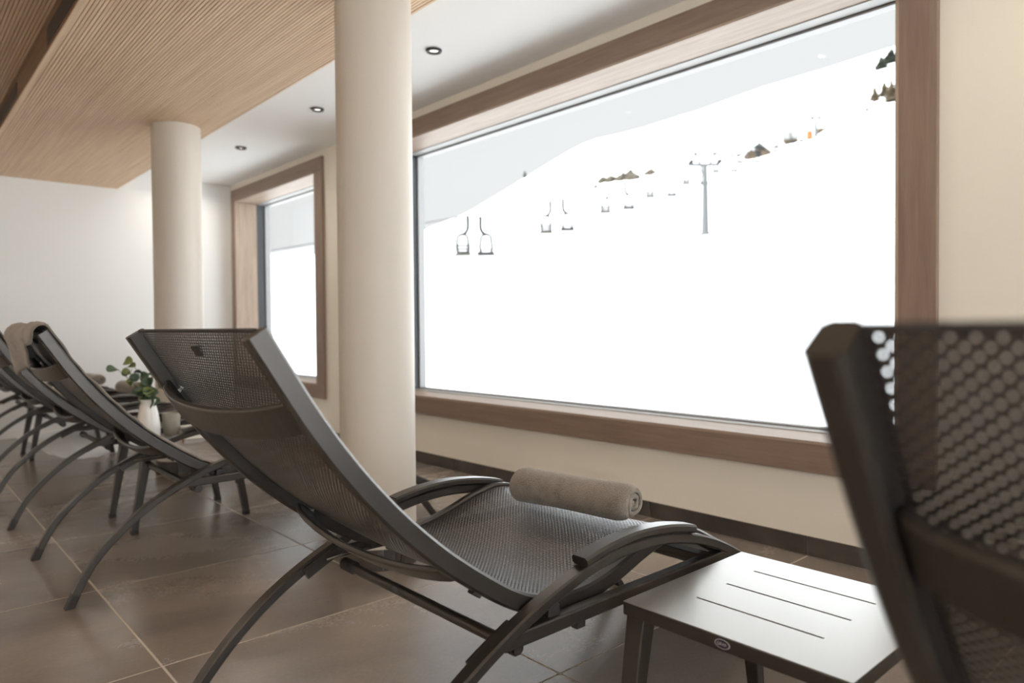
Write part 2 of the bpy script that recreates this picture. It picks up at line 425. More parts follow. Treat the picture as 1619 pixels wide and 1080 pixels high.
# windows
def window(name, w, cw, label):
    x0, x1, z0, z1 = w
    P = 0.028
    root = struct(empty(name, (x0, WY, 0)))
    inv = (-x0, -WY, 0)
    def part(mb, nm, mat, par=root, **k):
        o = mb.build(nm, mat, par, **k)
        if par is root: o.location = inv
        return o
    l, r, b, t = cw
    part(MB().box(x0 - l, x1 + r, WY - P, WY, z1, z1 + t), 'casing_top', MT['frame_wood'], bevel=.002)
    part(MB().box(x0 - l, x1 + r, WY - P, WY, z0 - b, z0), 'casing_bottom', MT['frame_wood'], bevel=.002)
    part(MB().box(x0 - l, x0, WY - P, WY, z0, z1), 'casing_side', MT['frame_wood_v'], bevel=.002)
    part(MB().box(x1, x1 + r, WY - P, WY, z0, z1), 'casing_side', MT['frame_wood_v'], bevel=.002)
    th = 0.012; y1 = WY + 0.205
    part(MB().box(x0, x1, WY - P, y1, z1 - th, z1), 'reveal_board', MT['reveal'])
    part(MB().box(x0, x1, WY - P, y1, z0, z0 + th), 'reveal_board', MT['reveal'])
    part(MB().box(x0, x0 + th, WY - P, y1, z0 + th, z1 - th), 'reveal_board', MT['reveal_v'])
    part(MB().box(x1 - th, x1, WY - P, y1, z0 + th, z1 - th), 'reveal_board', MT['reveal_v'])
    y2 = WY + 0.285; fw = 0.016
    fr = MB().box(x0, x0 + fw, y1, y2, z0, z1).box(x1 - fw, x1, y1, y2, z0, z1)
    fo = part(fr, 'sash_side', MT['alu'])
    part(MB().box(x0 + fw, x1 - fw, y1, y2, z1 - fw, z1).box(x0 + fw, x1 - fw, y1, y2, z0, z0 + fw), 'sash_rail', MT['alu_light'])  # paler than the sash sides: daylight put into the rails' colour
    g = 0.003; q = fw - .001
    gk = MB()
    for (a, b_, c, d) in ((x0 + q, x1 - q, z1 - q - g, z1 - q), (x0 + q, x1 - q, z0 + q, z0 + q + g), (x0 + q, x0 + q + g, z0 + q, z1 - q), (x1 - q - g, x1 - q, z0 + q, z1 - q)):
        gk.box(a, b_, y2 - .002, y2 + .003, c, d)
    part(gk, 'gasket', MT['gasket'])
    bd = MB()
    for (a, b_, c, d) in ((x0, x1, z1 - .027, z1), (x0, x1, z0, z0 + .024), (x0, x0 + .03, z0, z1), (x1 - .03, x1, z0, z1)):
        bd.box(a, b_, y2 + .004, y2 + .06, c, d)
    part(bd, 'outer_frame', MT['alu_out'])
    part(MB().box(x0 + .02, x1 - .02, y2 + .006, y2 + .012, z0 + .02, z1 - .02), 'pane', MT['glass'])
    return root
window('window_1', W1, (0.13, 0.128, 0.118, 0.12), '')
window('window_2', W2, (0.10, 0.13, 0.118, 0.12), '')

w3 = struct(empty('window_3', (XR, 0, 0)))
for k in range(4):
    a = W3[0] + (W3[1] - W3[0]) * k / 3
    MB().box(.14, .20, a - .03, a + .03, W3[2], W3[3]).build('mullion', MT['alu'], w3)
for k in range(3):
    a, b = W3[0] + (W3[1] - W3[0]) * k / 3 + .03, W3[0] + (W3[1] - W3[0]) * (k + 1) / 3 - .03
    MB().box(.165, .172, a, b, W3[2], W3[3]).build('pane', MT['glass'], w3)

# round columns
for cx, lab in ((-2.555, 'round off-white column standing beside the lounger with the rolled towel'), (-5.111, 'round off-white column rising behind the vase of eucalyptus')):
    t = tag(empty('column', (cx, 1.543, 0)), lab, 'column')
    R = 0.154
    MB().lathe([(R, 0), (R, ZS + .004)], 96).build('shaft', MT['column'], t, smooth=True)
    n = 14
    for k in range(n):
        a0, a1 = 2 * pi * (k + .012) / n, 2 * pi * (k + .988) / n
        ri, ro, h = R - .001, R + .009, .083
        rings = [[(rr * cos(a0 + (a1 - a0) * i / 3), rr * sin(a0 + (a1 - a0) * i / 3), z) for rr, z in ((ri, 0), (ro, 0), (ro, h), (ri, h))] for i in range(4)]
        MB().loft(rings).build('skirting_tile', MT['skirt'], t)

# recessed ceiling lamps; the row goes on towards the right and an added unseen row behind fills the room with light
def downlight(x, y, z, label, group='recessed ceiling lamps', watt=LAMP_W):
    t = tag(empty('ceiling_lamp', (x, y, z)), label, 'ceiling lamp', group)
    prof_o = [(0.025, 0.0), (0.044, 0.0), (0.045, -0.004), (0.041, -0.013), (0.030, -0.013)]
    mb = MB(); seg = 32
    rings = [[(r * cos(2 * pi * k / seg), r * sin(2 * pi * k / seg), zz) for k in range(seg)] for r, zz in prof_o + [prof_o[0]]]
    mb.loft(rings, True, False); mb.build('trim_ring', MT['lamp_ring'], t, smooth=True)
    MB().lathe([(0.026, -0.0005), (0.026, -0.002)], 32).build('lens', MT['lamp'], t)
    ld = bpy.data.lights.new('lamp_light', 'AREA'); ld.shape = 'DISK'; ld.size = 0.052; ld.energy = watt; ld.color = (1.0, 0.88, 0.74); ld.spread = radians(150)
    lo = bpy.data.objects.new('lamp_light', ld); COL.objects.link(lo); lo.parent = t; lo.location = (0, 0, -0.015)
for k, x in enumerate((-3.209, -4.592, -5.979)):
    downlight(x, 2.321, ZC, 'small round recessed lamp with a black ring in the white ceiling strip')
for x in (-7.36, -1.824, -0.44, 0.95):
    downlight(x, 2.321, ZC, 'small round recessed lamp with a black ring in the white ceiling strip')
for x in (-6.6, -4.6, -2.6, -0.6, 1.4):
    downlight(x, -1.35, ZC - .012, 'added unseen fill lamp in the wooden ceiling behind the loungers', 'added fill lamps in the wooden ceiling', LAMP_W * 2.6)

# ------------------------------------------------------------------ sun lounger
# side profile in (y,z), y running from the back towards the window
ARCH = spline([(.452, 0), (.488, .075), (.529, .146), (.575, .2), (.624, .248), (.688, .3), (.746, .338), (.806, .371), (.876, .404), (.94, .43), (1.042, .462), (1.115, .478), (1.185, .487),
               (1.258, .489), (1.352, .481), (1.443, .463), (1.528, .437), (1.605, .404), (1.68, .364), (1.76, .312), (1.87, .222), (1.97, .113), (2.055, 0)], 72)
RAIL = spline([(.425, .963), (.477, .880), (.514, .823), (.566, .753), (.626, .683), (.683, .625), (.746, .569), (.799, .528), (.854, .489), (.905, .456), (.96, .430), (1.03, .413), (1.12, .412),
               (1.21, .43), (1.30, .458), (1.37, .475), (1.43, .479), (1.507, .459), (1.60, .414), (1.75, .335), (1.92, .250), (2.03, .196), (2.12, .155)], 96)
HW = 0.37                     # half width outside the arches
RW = 0.332                    # half width outside the rails
def arc_y(path, y):
    for i in range(len(path) - 1):
        if path[i][0] <= y <= path[i + 1][0]:
            t = (y - path[i][0]) / (path[i + 1][0] - path[i][0] + 1e-9)
            return path[i][1] + t * (path[i + 1][1] - path[i][1])
def off(path, d):
    out = []
    for i in range(len(path)):
        a = path[max(i - 1, 0)]; b = path[min(i + 1, len(path) - 1)]
        ty, tz = b[0] - a[0], b[1] - a[1]; L = math.hypot(ty, tz)
        out.append((path[i][0] - tz / L * d, path[i][1] + ty / L * d))
    return out
def make_lounger():
    t = empty('sun_lounger')
    mt = MT['metal']
    for s in (1, -1):
        x0, x1 = sorted((s * HW, s * (HW - .033)))
        a = MB().planar(ARCH, x0, x1, -.025, 0, .004).build('arch_leg', mt, t, smooth=True)
        pad = [p for p in off(ARCH, 0.0) if 1.055 < p[0] < 1.455]
        q0, q1 = sorted((s * (HW + .004), s * (HW - .039)))
        MB().planar(pad, q0, q1, 0.001, .021, .005).build('arm_pad', mt, a, smooth=True)
        for yy in (0, -1):
            p = ARCH[:3] if yy == 0 else ARCH[-3:]
            MB().planar(p, x0 - .001, x1 + .001, -.026, .001, .004).build('rubber_foot', MT['rubber'], a, smooth=True)
        r0, r1 = sorted((s * RW, s * (RW - .025)))
        rl = MB().planar(RAIL, r0, r1, -.038, 0, .005).build('side_rail', mt, t, smooth=True)
        b0, b1 = sorted((s * (HW - .002), s * (HW - .030)))
        MB().box(b0, b1, .846, 1.624, .360, .390).build('lower_bar', mt, t, bevel=.004)
        # gusset between arch and bar, pivot blocks under the rail
        g0, g1 = sorted((s * (HW - .034), s * (HW - .046)))
        gp_ = [p for p in ARCH if .765 < p[0] < .885]
        MB().planar(gp_, g0, g1, -.034, -.006, .003).build('bracket', mt, t, smooth=True)
        for yy in (.985,):
            zz = arc_y(RAIL, yy)
            k0, k1 = sorted((s * (RW - .022), s * (HW - .012)))
            MB().box(k0, k1, yy - .016, yy + .016, .372, zz - .012).build('pivot_block', MT['rubber'], t, bevel=.003)
        h0, h1 = sorted((s * (HW - .008), s * (HW - .024)))
        MB().box(h0, h1, 1.045, 1.07, .346, .362).build('stop_tab', MT['rubber'], t)
        # bolts on the inner face of the rail
        for yy, dz in ((.497, -.016), (.492, -.030), (.80, -.018)):
            zz = arc_y(RAIL, yy) + dz
            xx = s * (RW - .025)
            MB().tube([(xx, yy, zz), (xx - s * .004, yy, zz)], .0045, 12).build('bolt', MT['steel'], rl)
        # little bump under the rail where the back folds
        i = min(range(len(RAIL)), key=lambda k: abs(RAIL[k][0] - .835))
        MB().planar(RAIL[i:i + 2], r0 + .004, r1 - .004, -.044, -.036, .002).build('hinge_plate', MT['rubber'], rl)
    # bowed stretchers behind the back
    def stretcher(yc, bow, hgt, thick, name='stretcher'):
        i = min(range(len(RAIL)), key=lambda k: abs(RAIL[k][0] - yc))
        a, b = RAIL[i - 1], RAIL[i + 1]
        ty, tz = b[0] - a[0], b[1] - a[1]; L = math.hypot(ty, tz); ty /= L; tz /= L
        ny, nz = tz, -ty                       # pointing behind / under the sling
        rings = []
        n = 24
        for k in range(n + 1):
            u = -1 + 2 * k / n; x = u * (RW - .026)
            d = .016 + bow * (1 - u * u) ** 0.7 if abs(u) < 1 else .016
            c = (RAIL[i][0] + ny * d, RAIL[i][1] + nz * d)
            rings.append([(x, c[0] + ty * hh + ny * tt, c[1] + tz * hh + nz * tt) for hh, tt in ((-hgt / 2, 0), (hgt / 2, 0), (hgt / 2, thick), (-hgt / 2, thick))])
        MB().loft(rings).build(name, mt, t, bevel=.004, smooth=False)
    stretcher(.505, .050, .060, .014)
    stretcher(.795, .040, .050, .014)
    for yy, zz in ((1.10, .365), (1.545, .378)):
        MB().box(-HW + .03, HW - .03, yy - .018, yy + .018, zz - .01, zz + .008).build('seat_bar', mt, t, bevel=.003)
    e = RAIL[-1]
    MB().tube([(-RW + .01, e[0], e[1] - .018), (RW - .01, e[0], e[1] - .018)], .012, 12).build('end_tube', mt, t, smooth=True)
    # round cross tube with sleeves and an oval badge
    y0, z0 = .905, .343
    cb = MB().tube([(-HW + .03, y0, z0), (HW - .03, y0, z0)], .0125, 16).build('cross_tube', mt, t, smooth=True)
    for s in (1, -1):
        MB().tube([(s * (HW - .036), y0, z0), (s * (HW - .085), y0, z0)], .0165, 16).build('sleeve', MT['rubber'], cb, smooth=True)
    MB().add([(-.075 + .014 * cos(2 * pi * k / 20), y0 - .0128 - .0002, z0 + .004 + .0075 * sin(2 * pi * k / 20)) for k in range(20)], [tuple(range(20))]).build('badge', MT['alu'], cb)
    MB().tube([(-RW + .02, .84, .372), (-RW + .02, .955, .380)], .003, 8).build('adjusting_rod', MT['steel'], t, smooth=True)
    # sling
    path = off(RAIL, -.010)
    Ls = [0]
    for i in range(1, len(path)): Ls.append(Ls[-1] + math.dist(path[i], path[i - 1]))
    nx = 16; v = []; uv = []; f = []
    ws = RW - .0245
    for i, (y, z) in enumerate(path):
        a = path[max(i - 1, 0)]; b = path[min(i + 1, len(path) - 1)]
        ty, tz = b[0] - a[0], b[1] - a[1]; L = math.hypot(ty, tz)
        sag = .012 * min(1, i / 10) * min(1, (len(path) - 1 - i) / 8)
        for k in range(nx + 1):
            u = -1 + 2 * k / nx; d = -sag * (1 - u * u)
            v.append((u * ws, y - tz / L * d, z + ty / L * d)); uv.append((u * ws, Ls[i]))
    for i in range(len(path) - 1):
        for k in range(nx):
            q = i * (nx + 1) + k; f.append((q, q + 1, q + nx + 2, q + nx + 1))
    me = bpy.data.meshes.new('sling'); me.from_pydata(v, [], f)
    ul = me.uv_layers.new(name='UVMap')
    for lp in me.loops: ul.data[lp.index].uv = uv[lp.vertex_index]
    for p in me.polygons: p.use_smooth = True
    me.materials.append(MT['sling'])
    sl = bpy.data.objects.new('sling', me); COL.objects.link(sl); sl.parent = t
    MB().tube([(-ws, path[0][0], path[0][1]), (ws, path[0][0], path[0][1])], .0035, 8).build('hem', MT['hem'], sl)
    MB().planar([(path[1][0] + .004, path[1][1] - .006), (path[2][0] + .004, path[2][1] - .006)], -.018, .016, -.008, -.004, .001).build('fabric_tag', MT['hem'], sl)
    return t
lounger = make_lounger()
G = 'sun loungers in a row facing the window'
spots = [(-0.965, 0.0, 'dark grey mesh sun lounger with the rolled towel, standing between column and side table'),
         (-2.815, 0.012, 'dark grey sun lounger with a towel over its back, between column and vase table'),
         (-4.140, 0.0, 'dark grey sun lounger with a towel over its back, beyond the vase table'),
         (-5.380, 0.0, 'dark grey sun lounger with both a towel over its back and a rolled towel'),
         (-6.730, 0.0, 'dark grey sun lounger nearest the white end wall'),
         (0.515, -0.012, 'dark grey mesh sun lounger standing on the other side of the bare side table')]
LX = []
for i, (xr, dy, lab) in enumerate(spots):
    o = lounger if i == 0 else copy_tree(lounger)
    o.location = (xr - HW, dy, 0)
    tag(o, lab, 'lounger', G); LX.append(xr - HW)

# ------------------------------------------------------------------ side tables
def make_table():
    t = empty('side_table')
    w, z1, th = 0.2285, 0.40, 0.028
    # top plate with three real slots along x
    slots = [(-.137, .127, -.105), (-.137, .127, .009), (-.137, .127, .124)]
    hw = .0032
    xs = [-w, -.137, .127, w]; ys = [-w]
    for s in slots: ys += [s[2] - hw, s[2] + hw]
    ys.append(w)
    top = MB(); tk = .004
    for i in range(3):
        for j in range(len(ys) - 1):
            if i == 1 and j % 2 == 1: continue
            top.box(xs[i], xs[i + 1], ys[j], ys[j + 1], z1 - tk, z1)
    o = top.build('table_top', MT['table'], t)
    bm = bmesh.new(); bm.from_mesh(o.data); bmesh.ops.remove_doubles(bm, verts=bm.verts, dist=1e-5)
    dd = {}
    for f in bm.faces: dd.setdefault(tuple(sorted(v.index for v in f.verts)), []).append(f)
    bmesh.ops.delete(bm, geom=[f for fs in dd.values() if len(fs) > 1 for f in fs], context='FACES_ONLY')
    bm.to_mesh(o.data); bm.free()
    for (a, b, c, d) in ((-w - .001, w + .001, -w - .001, -w + .014), (-w - .001, w + .001, w - .014, w + .001), (-w - .001, -w + .014, -w + .014, w - .014), (w - .014, w + .001, -w + .014, w - .014)):
        MB().box(a, b, c, d, z1 - th, z1 - .0008).build('apron', MT['metal'], t, bevel=.003)
    for sx in (1, -1):
        for sy in (1, -1):
            x, y = sx * (w - .026), sy * (w - .026); fx, fy = sx * (w - .022), sy * (w + .036)
            rings = []
            for k, (px, py, pz, h) in enumerate(((x, y, z1 - th + .004, .0215), (fx, fy, .018, .0145))):
                rings.append([(px + a * h, py + b * h, pz) for a, b in ((-1, -1), (1, -1), (1, 1), (-1, 1))])
            lg = MB().loft(rings).build('leg', MT['metal'], t, bevel=.003)
            MB().box(fx - .016, fx + .016, fy - .016, fy + .016, 0, .02).build('foot_cap', MT['rubber'], lg, bevel=.003)
    return t
table = make_table()
tabs = [((-0.689, 1.3525, 0), 'bare square grey metal side table with three slots in its top'),
        ((-3.86, 1.15, 0), 'square metal side table carrying the vase, mug and books'),
        ((-6.43, 1.10, 0), 'square metal side table standing near the white end wall')]
for i, (loc, lab) in enumerate(tabs):
    o = table if i == 0 else copy_tree(table)
    o.location = loc
    tag(o, lab, 'table', 'square side tables between the loungers')
# oval badge on the apron of the near table
def badge_mat():
    m, N, L, B = new_mat('oval maker badge')
    tc = N.new('ShaderNodeTexCoord'); sp = N.new('ShaderNodeSeparateXYZ'); L.new(tc.outputs['Object'], sp.inputs[0])
    def mth(op, a, b=None, c=None):
        n = N.new('ShaderNodeMath'); n.operation = op
        for i, x in enumerate((a, b, c)):
            if x is None: continue
            if hasattr(x, 'is_linked'): L.new(x, n.inputs[i])
            else: n.inputs[i].default_value = x
        return n.outputs[0]
    ex = mth('MULTIPLY', sp.outputs[0], 1 / .0155); ez = mth('MULTIPLY', sp.outputs[2], 1 / .0085)
    r = mth('SQRT', mth('ADD', mth('MULTIPLY', ex, ex), mth('MULTIPLY', ez, ez)))
    rp_ = N.new('ShaderNodeValToRGB'); e = rp_.color_ramp.elements; rp_.color_ramp.interpolation = 'CONSTANT'
    e[0].position = 0; e[0].color = (0.035, 0.03, 0.06, 1); e[1].position = 0.86; e[1].color = (0.45, 0.44, 0.46, 1)
    L.new(r, rp_.inputs[0]); L.new(rp_.outputs[0], B.inputs['Base Color']); B.inputs['Roughness'].default_value = .4
    return m
bd = MB().add([(.0155 * cos(2 * pi * k / 28), 0, .0085 * sin(2 * pi * k / 28)) for k in range(28)] + [(.0155 * cos(2 * pi * k / 28), .0015, .0085 * sin(2 * pi * k / 28)) for k in range(28)],
              [tuple(range(28))] + [(k, (k + 1) % 28, 28 + (k + 1) % 28, 28 + k) for k in range(28)]).build('badge', badge_mat(), table, loc=(-.001, -.2305, .386))
bl = MT['ceramic']
glyph = MB()
for gx, segs in ((-.0095, ((0, 0, 0, 1), (0, 1, 1, 1), (0, 0, 1, 0), (1, 0, 1, .5), (.5, .5, 1, .5))), (-.0045, ((0, 0, 0, 1), (0, 1, 1, 1), (1, 1, 1, .5), (0, .5, 1, .5), (.4, .5, 1, 0))),
                 (.0005, ((0, 0, .5, 1), (.5, 1, 1, 0), (.2, .4, .8, .4))), (.0055, ((0, 0, 0, 1), (0, 1, 1, .5), (1, .5, 0, 0)))):
    for (a, b, c, d) in segs:
        glyph.tube([(gx + a * .0034, -.0004, -.0025 + b * .005), (gx + c * .0034, -.0004, -.0025 + d * .005)], .00045, 4)
glyph.build('badge_lettering', MT['alu_light'], bd)

# ------------------------------------------------------------------ rolled towels
def towel_roll(name, length, R, label, group=None, turns=2.35, squash=0.92):
    # spiral cross section, thick cloth, slightly uneven
    t_ = R / (turns + .35)
    n = 96; outer = []; inner = []
    cl = []
    for k in range(n + 1):
        a = turns * 2 * pi * k / n
        r = .006 + (R - t_ * .5 - .006) * (k / n)
        cl.append((r, a))
    nl = 26; rings = []
    for j in range(nl + 1):
        u = j / nl; x = (u - .5) * length
        e = min(u, 1 - u) * length
        tap = (1.0 - .07 * sin(u * pi)) * (1.0 if e > .035 else (1 - .20 * (1 - e / .035) ** 2))
        ring = []
        pts_o, pts_i = [], []
        for (r, a) in cl:
            wob = 1 + .035 * noise.noise(Vector((x * 9, cos(a) * 1.3, sin(a) * 1.3 + r * 30)))
            tele = 0.012 * (noise.noise(Vector((a * .6, 3.1, 0))) - .0)
            th = t_ * .40 * tap
            xo = x + tele * (1 if u > .9 else (-1 if u < .1 else 0)) * (abs(u - .5) - .4) * 10
            for lst, dr in ((pts_o, th), (pts_i, -th)):
                rr = max(.001, (r * tap + dr)) * wob
                lst.append((xo, rr * cos(a + 1.8), rr * sin(a + 1.8) * squash))
        ring = pts_o + pts_i[::-1]
        rings.append(ring)
    mb = MB().loft(rings, True, False)
    N_ = len(rings[0]); h = N_ // 2
    for base in (0, nl * N_):
        for k in range(h - 1):
            mb.f.append((base + k, base + k + 1, base + N_ - 2 - k, base + N_ - 1 - k))
    o = mb.build(name, MT['towel'], None, smooth=True)
    for p in o.data.polygons: p.use_smooth = True
    s = o.modifiers.new('soft', 'SUBSURF'); s.levels = 1; s.render_levels = 1
    return tag(o, label, 'towel', group)
def put(o, x, y, z, rz): o.location = (x, y, z); o.rotation_euler = (0, 0, rz)
R_ = .063
tr = towel_roll('rolled_towel', .375, R_, 'taupe terry towel rolled up on the seat between column and bare side table')
put(tr, -1.28, 1.365, .463 + R_ * .9, radians(7))
for x, lab in ((LX[3] - .02, 'small rolled taupe towel on the second lounger from the end wall'), (LX[4] + .10, 'small rolled taupe towel on the lounger next to the end wall')):
    c = tr.copy(); COL.objects.link(c); tag(c, lab, 'towel'); put(c, x, 1.40, .478 + R_ * .9, radians(6))

# ------------------------------------------------------------------ towels laid over the backs
def draped(lx, dy, seed, label, back=.13, end=1.24, wid=.315):
    path = []
    P = [p for p in off(RAIL, .007) if p[0] < end]
    top = P[0]
    bk = off(RAIL[:24], -.046)
    L0 = 0; back_pts = []
    for i, p in enumerate(bk):
        if i: L0 += math.dist(p, bk[i - 1])
        if L0 > back: break
        back_pts.append(p)
    path = back_pts[::-1] + [(top[0] - .042, top[1] - .006), (top[0] - .026, top[1] + .012), (top[0] - .006, top[1] + .012)] + P
    path = spline(path, 90)
    nx = 40; v = []; f = []
    base = path
    def samp(t):
        t = min(.9999, max(0, t)) * (len(base) - 1); i = int(t); w = t - i
        return (base[i][0] * (1 - w) + base[i + 1][0] * w, base[i][1] * (1 - w) + base[i + 1][1] * w)
    for i in range(len(path)):
        for k in range(nx + 1):
            u = -1 + 2 * k / nx
            s0 = max(0, .105 * max(0, (u + .35) / 1.35) ** .8 + .02 * noise.noise(Vector((u * 3, seed, 9))))
            s = s0 + (1 - s0) * i / (len(path) - 1)
            y, z = samp(s); a = samp(min(s, .99) - .006); b = samp(min(s, .99) + .006)
            ty, tz = b[0] - a[0], b[1] - a[1]; L = math.hypot(ty, tz)
            q = Vector((u * 2.2 + seed * 7.3, s * 5, seed))
            amp = .012 + .036 * max(0, 1 - s / .15)
            d = amp * (noise.noise(q) * .9 + .5) + .006 * noise.noise(q * 4)
            d += .018 * max(0, sin(s * 26 + seed + u)) * (1 if s > .80 else 0) * (s - .8) * 5
            x = u * (wid + .01 * noise.noise(Vector((s * 6, seed, 2.0))))
            yy, zz = y - tz / L * d, z + ty / L * d
            if s < .10: zz -= .05 * (1 - s / .10) * (.5 + noise.noise(Vector((u * 2.3, seed * 3, 5))))
            v.append((x, yy, zz))
    for i in range(len(path) - 1):
        for k in range(nx):
            q = i * (nx + 1) + k; f.append((q, q + 1, q + nx + 2, q + nx + 1))
    mb = MB(); mb.add(v, f)
    o = mb.build('draped_towel', MT['towel'], None, smooth=True)
    for p in o.data.polygons: p.use_smooth = True
    m = o.modifiers.new('thick', 'SOLIDIFY'); m.thickness = .006; m.offset = 0
    o.location = (lx, dy, 0)
    return tag(o, label, 'towel', 'towels spread over the lounger backs')
draped(LX[1], .012, 1, 'taupe towel spread over the lounger between column and vase table')
draped(LX[2], 0, 2, 'taupe towel spread over the lounger just beyond the vase table', end=1.15)
draped(LX[3], 0, 3, 'taupe towel spread over the back of the second lounger from the end wall', end=1.1)

# ------------------------------------------------------------------ things on the far table
ZT = 0.40
def vase(x, y):
    prof = [(0, 0), (.050, 0), (.054, .004), (.056, .03), (.055, .07), (.050, .11), (.043, .145), (.039, .165), (.038, .18), (.041, .196), (.045, .204), (.042, .204), (.037, .196), (.034, .18), (.034, .16), (.04, .13), (.046, .1), (.05, .06), (.05, .02), (0, .012)]
    o = MB().lathe([(max(r, .0005), z) for r, z in prof], 40).build('vase', MT['ceramic'], None, smooth=True)
    o.location = (x, y, ZT)
    return tag(o, 'white ceramic vase with narrow neck on the side table', 'vase')
VX, VY = -3.955, 1.035
vase(VX, VY)
eu = tag(empty('eucalyptus_branches', (VX, VY, ZT + .1)), 'green eucalyptus branches with round leaves standing in the white vase', 'plant')
def leaf_mesh(nm, mat):
    n = 14; v = [(0, 0, 0.0)]; f = []
    for ring, rr in ((1, .5), (2, 1.0)):
        for k in range(n):
            a = 2 * pi * k / n
            x, y_ = .021 * rr * cos(a) + .021, .019 * rr * sin(a)
            v.append((x, y_, .006 * (abs(y_) / .019) ** 1.5 + .004 * sin(x * 90)))
    v[0] = (.021, 0, 0)
    for k in range(n):
        f.append((0, 1 + k, 1 + (k + 1) % n))
        f.append((1 + k, 1 + n + k, 1 + n + (k + 1) % n, 1 + (k + 1) % n))
    me = bpy.data.meshes.new(nm); me.from_pydata(v, [], f); me.materials.append(mat)
    for p in me.polygons: p.use_smooth = True
    return me
LM = [leaf_mesh('leaf', MT['leaf']), leaf_mesh('leaf', MT['leaf']), leaf_mesh('leaf', MT['leaf2'])]
rs = random.Random(11)
# stems lean mostly across the view (world direction of the picture's left-right is rgt0)
for (sl_, st_, hh, n_) in ((-.135, .02, .25, 8), (-.085, -.04, .23, 8), (-.025, .05, .285, 7), (.035, .0, .27, 8), (.085, .03, .31, 9), (.06, -.05, .20, 6), (-.05, .03, .17, 5)):
    tip = rgt0 * sl_ + Vector((-.66, -.75, 0)) * st_ + Vector((0, 0, hh + .01))
    pts = spline([(0, 0, -.06), (tip.x * .12, tip.y * .12, .10), (tip.x * .5, tip.y * .5, .10 + (tip.z - .1) * .55), tuple(tip)], 14)
    stm = MB().tube(pts, [.0028 - .0016 * k / 13 for k in range(14)], 6).build('stem', MT['stem'], eu, smooth=True)
    for k in range(n_):
        j = min(13, 5 + int(8.4 * k / max(1, n_ - 1)))
        p = Vector(pts[j])
        lf = bpy.data.objects.new('leaf', LM[rs.choice((0, 1, 0, 1, 2))]); COL.objects.link(lf); lf.parent = stm
        az = rs.uniform(0, 2 * pi)
        d = Vector((cos(az), sin(az), rs.uniform(-.1, .9))).normalized()
        z_ = (-fwd * .9 + Vector((rs.uniform(-.5, .5), rs.uniform(-.5, .5), rs.uniform(.0, .7)))).normalized()
        y_ = z_.cross(d).normalized(); z_ = d.cross(y_)
        mm = Matrix((d, y_, z_)).transposed().to_4x4()
        s = rs.uniform(1.0, 1.55)
        lf.matrix_local = Matrix.Translation(p) @ mm @ Matrix.Scale(s, 4)
prof = [(0, 0), (.036, 0), (.038, .003), (.042, .06), (.046, .118), (.043, .118), (.039, .06), (.034, .01), (0, .008)]
o = MB().lathe([(max(r, .0005), z) for r, z in prof], 36).build('mug', MT['mug'], None, smooth=True)
o.location = (-4.005, 1.16, ZT); tag(o, 'grey green stoneware mug beside the white vase', 'mug')
# open book with glasses on it
bk = tag(empty('open_book', (-3.905, 1.29, ZT + .026), radians(12)), 'open book with grey cover lying under the glasses', 'book')
ub = tag(empty('book', (-3.905, 1.29, ZT), radians(8)), 'closed grey book lying underneath the open one', 'book')
MB().box(-.10, .10, -.066, .066, .002, .023).build('page_block', MT['paper'], ub)
MB().box(-.103, .103, -.069, .069, .023, .0255).box(-.103, .103, -.069, .069, 0, .002).build('cover', MT['cover'], ub)
MB().box(-.15, .15, -.072, .072, 0, .003).build('cover', MT['cover'], bk)
for s in (-1, 1):
    rings = []
    for k in range(11):
        u = k / 10; x = s * (.002 + .143 * u); zt_ = .005 + .016 * math.sin(min(1, u * 1.15 + .08) * pi * .55 + .3) * (1 - .25 * u)
        rings.append([(x, -.069, .003), (x, .069, .003), (x, .069, zt_), (x, -.069, zt_)])
    MB().loft(rings).build('page_block', MT['paper'], bk, smooth=False)
gl = tag(empty('reading_glasses', (-3.935, 1.27, ZT + .048), radians(-28)), 'thin dark reading glasses lying on the open book', 'glasses')
for s in (-1, 1):
    ring = [(s * .034 + .024 * cos(2 * pi * k / 20), 0, .021 + .019 * sin(2 * pi * k / 20)) for k in range(21)]
    MB().tube(ring, .0015, 6).build('rim', MT['rubber'], gl, smooth=True)
    MB().tube([(s * .058, 0, .026), (s * .060, .06, .022), (s * .056, .12, .008)], .0015, 6).build('temple', MT['rubber'], gl, smooth=True)
MB().tube([(-.011, 0, .025), (0, .001, .029), (.011, 0, .025)], .0015, 6).build('bridge', MT['rubber'], gl, smooth=True)
b2 = tag(empty('book', (-3.70, 1.21, ZT), radians(-14)), 'closed white book with an orange spine on the vase table', 'book')
MB().box(-.055, .055, -.08, .08, .002, .018).build('page_block', MT['paper'], b2)
MB().box(-.058, .058, -.083, .083, .018, .0205).box(-.058, .058, -.083, .083, 0, .002).build('cover', MT['paper'], b2)
MB().box(-.0585, .058, -.0845, -.082, 0, .0205).build('spine', MT['orange'], b2)

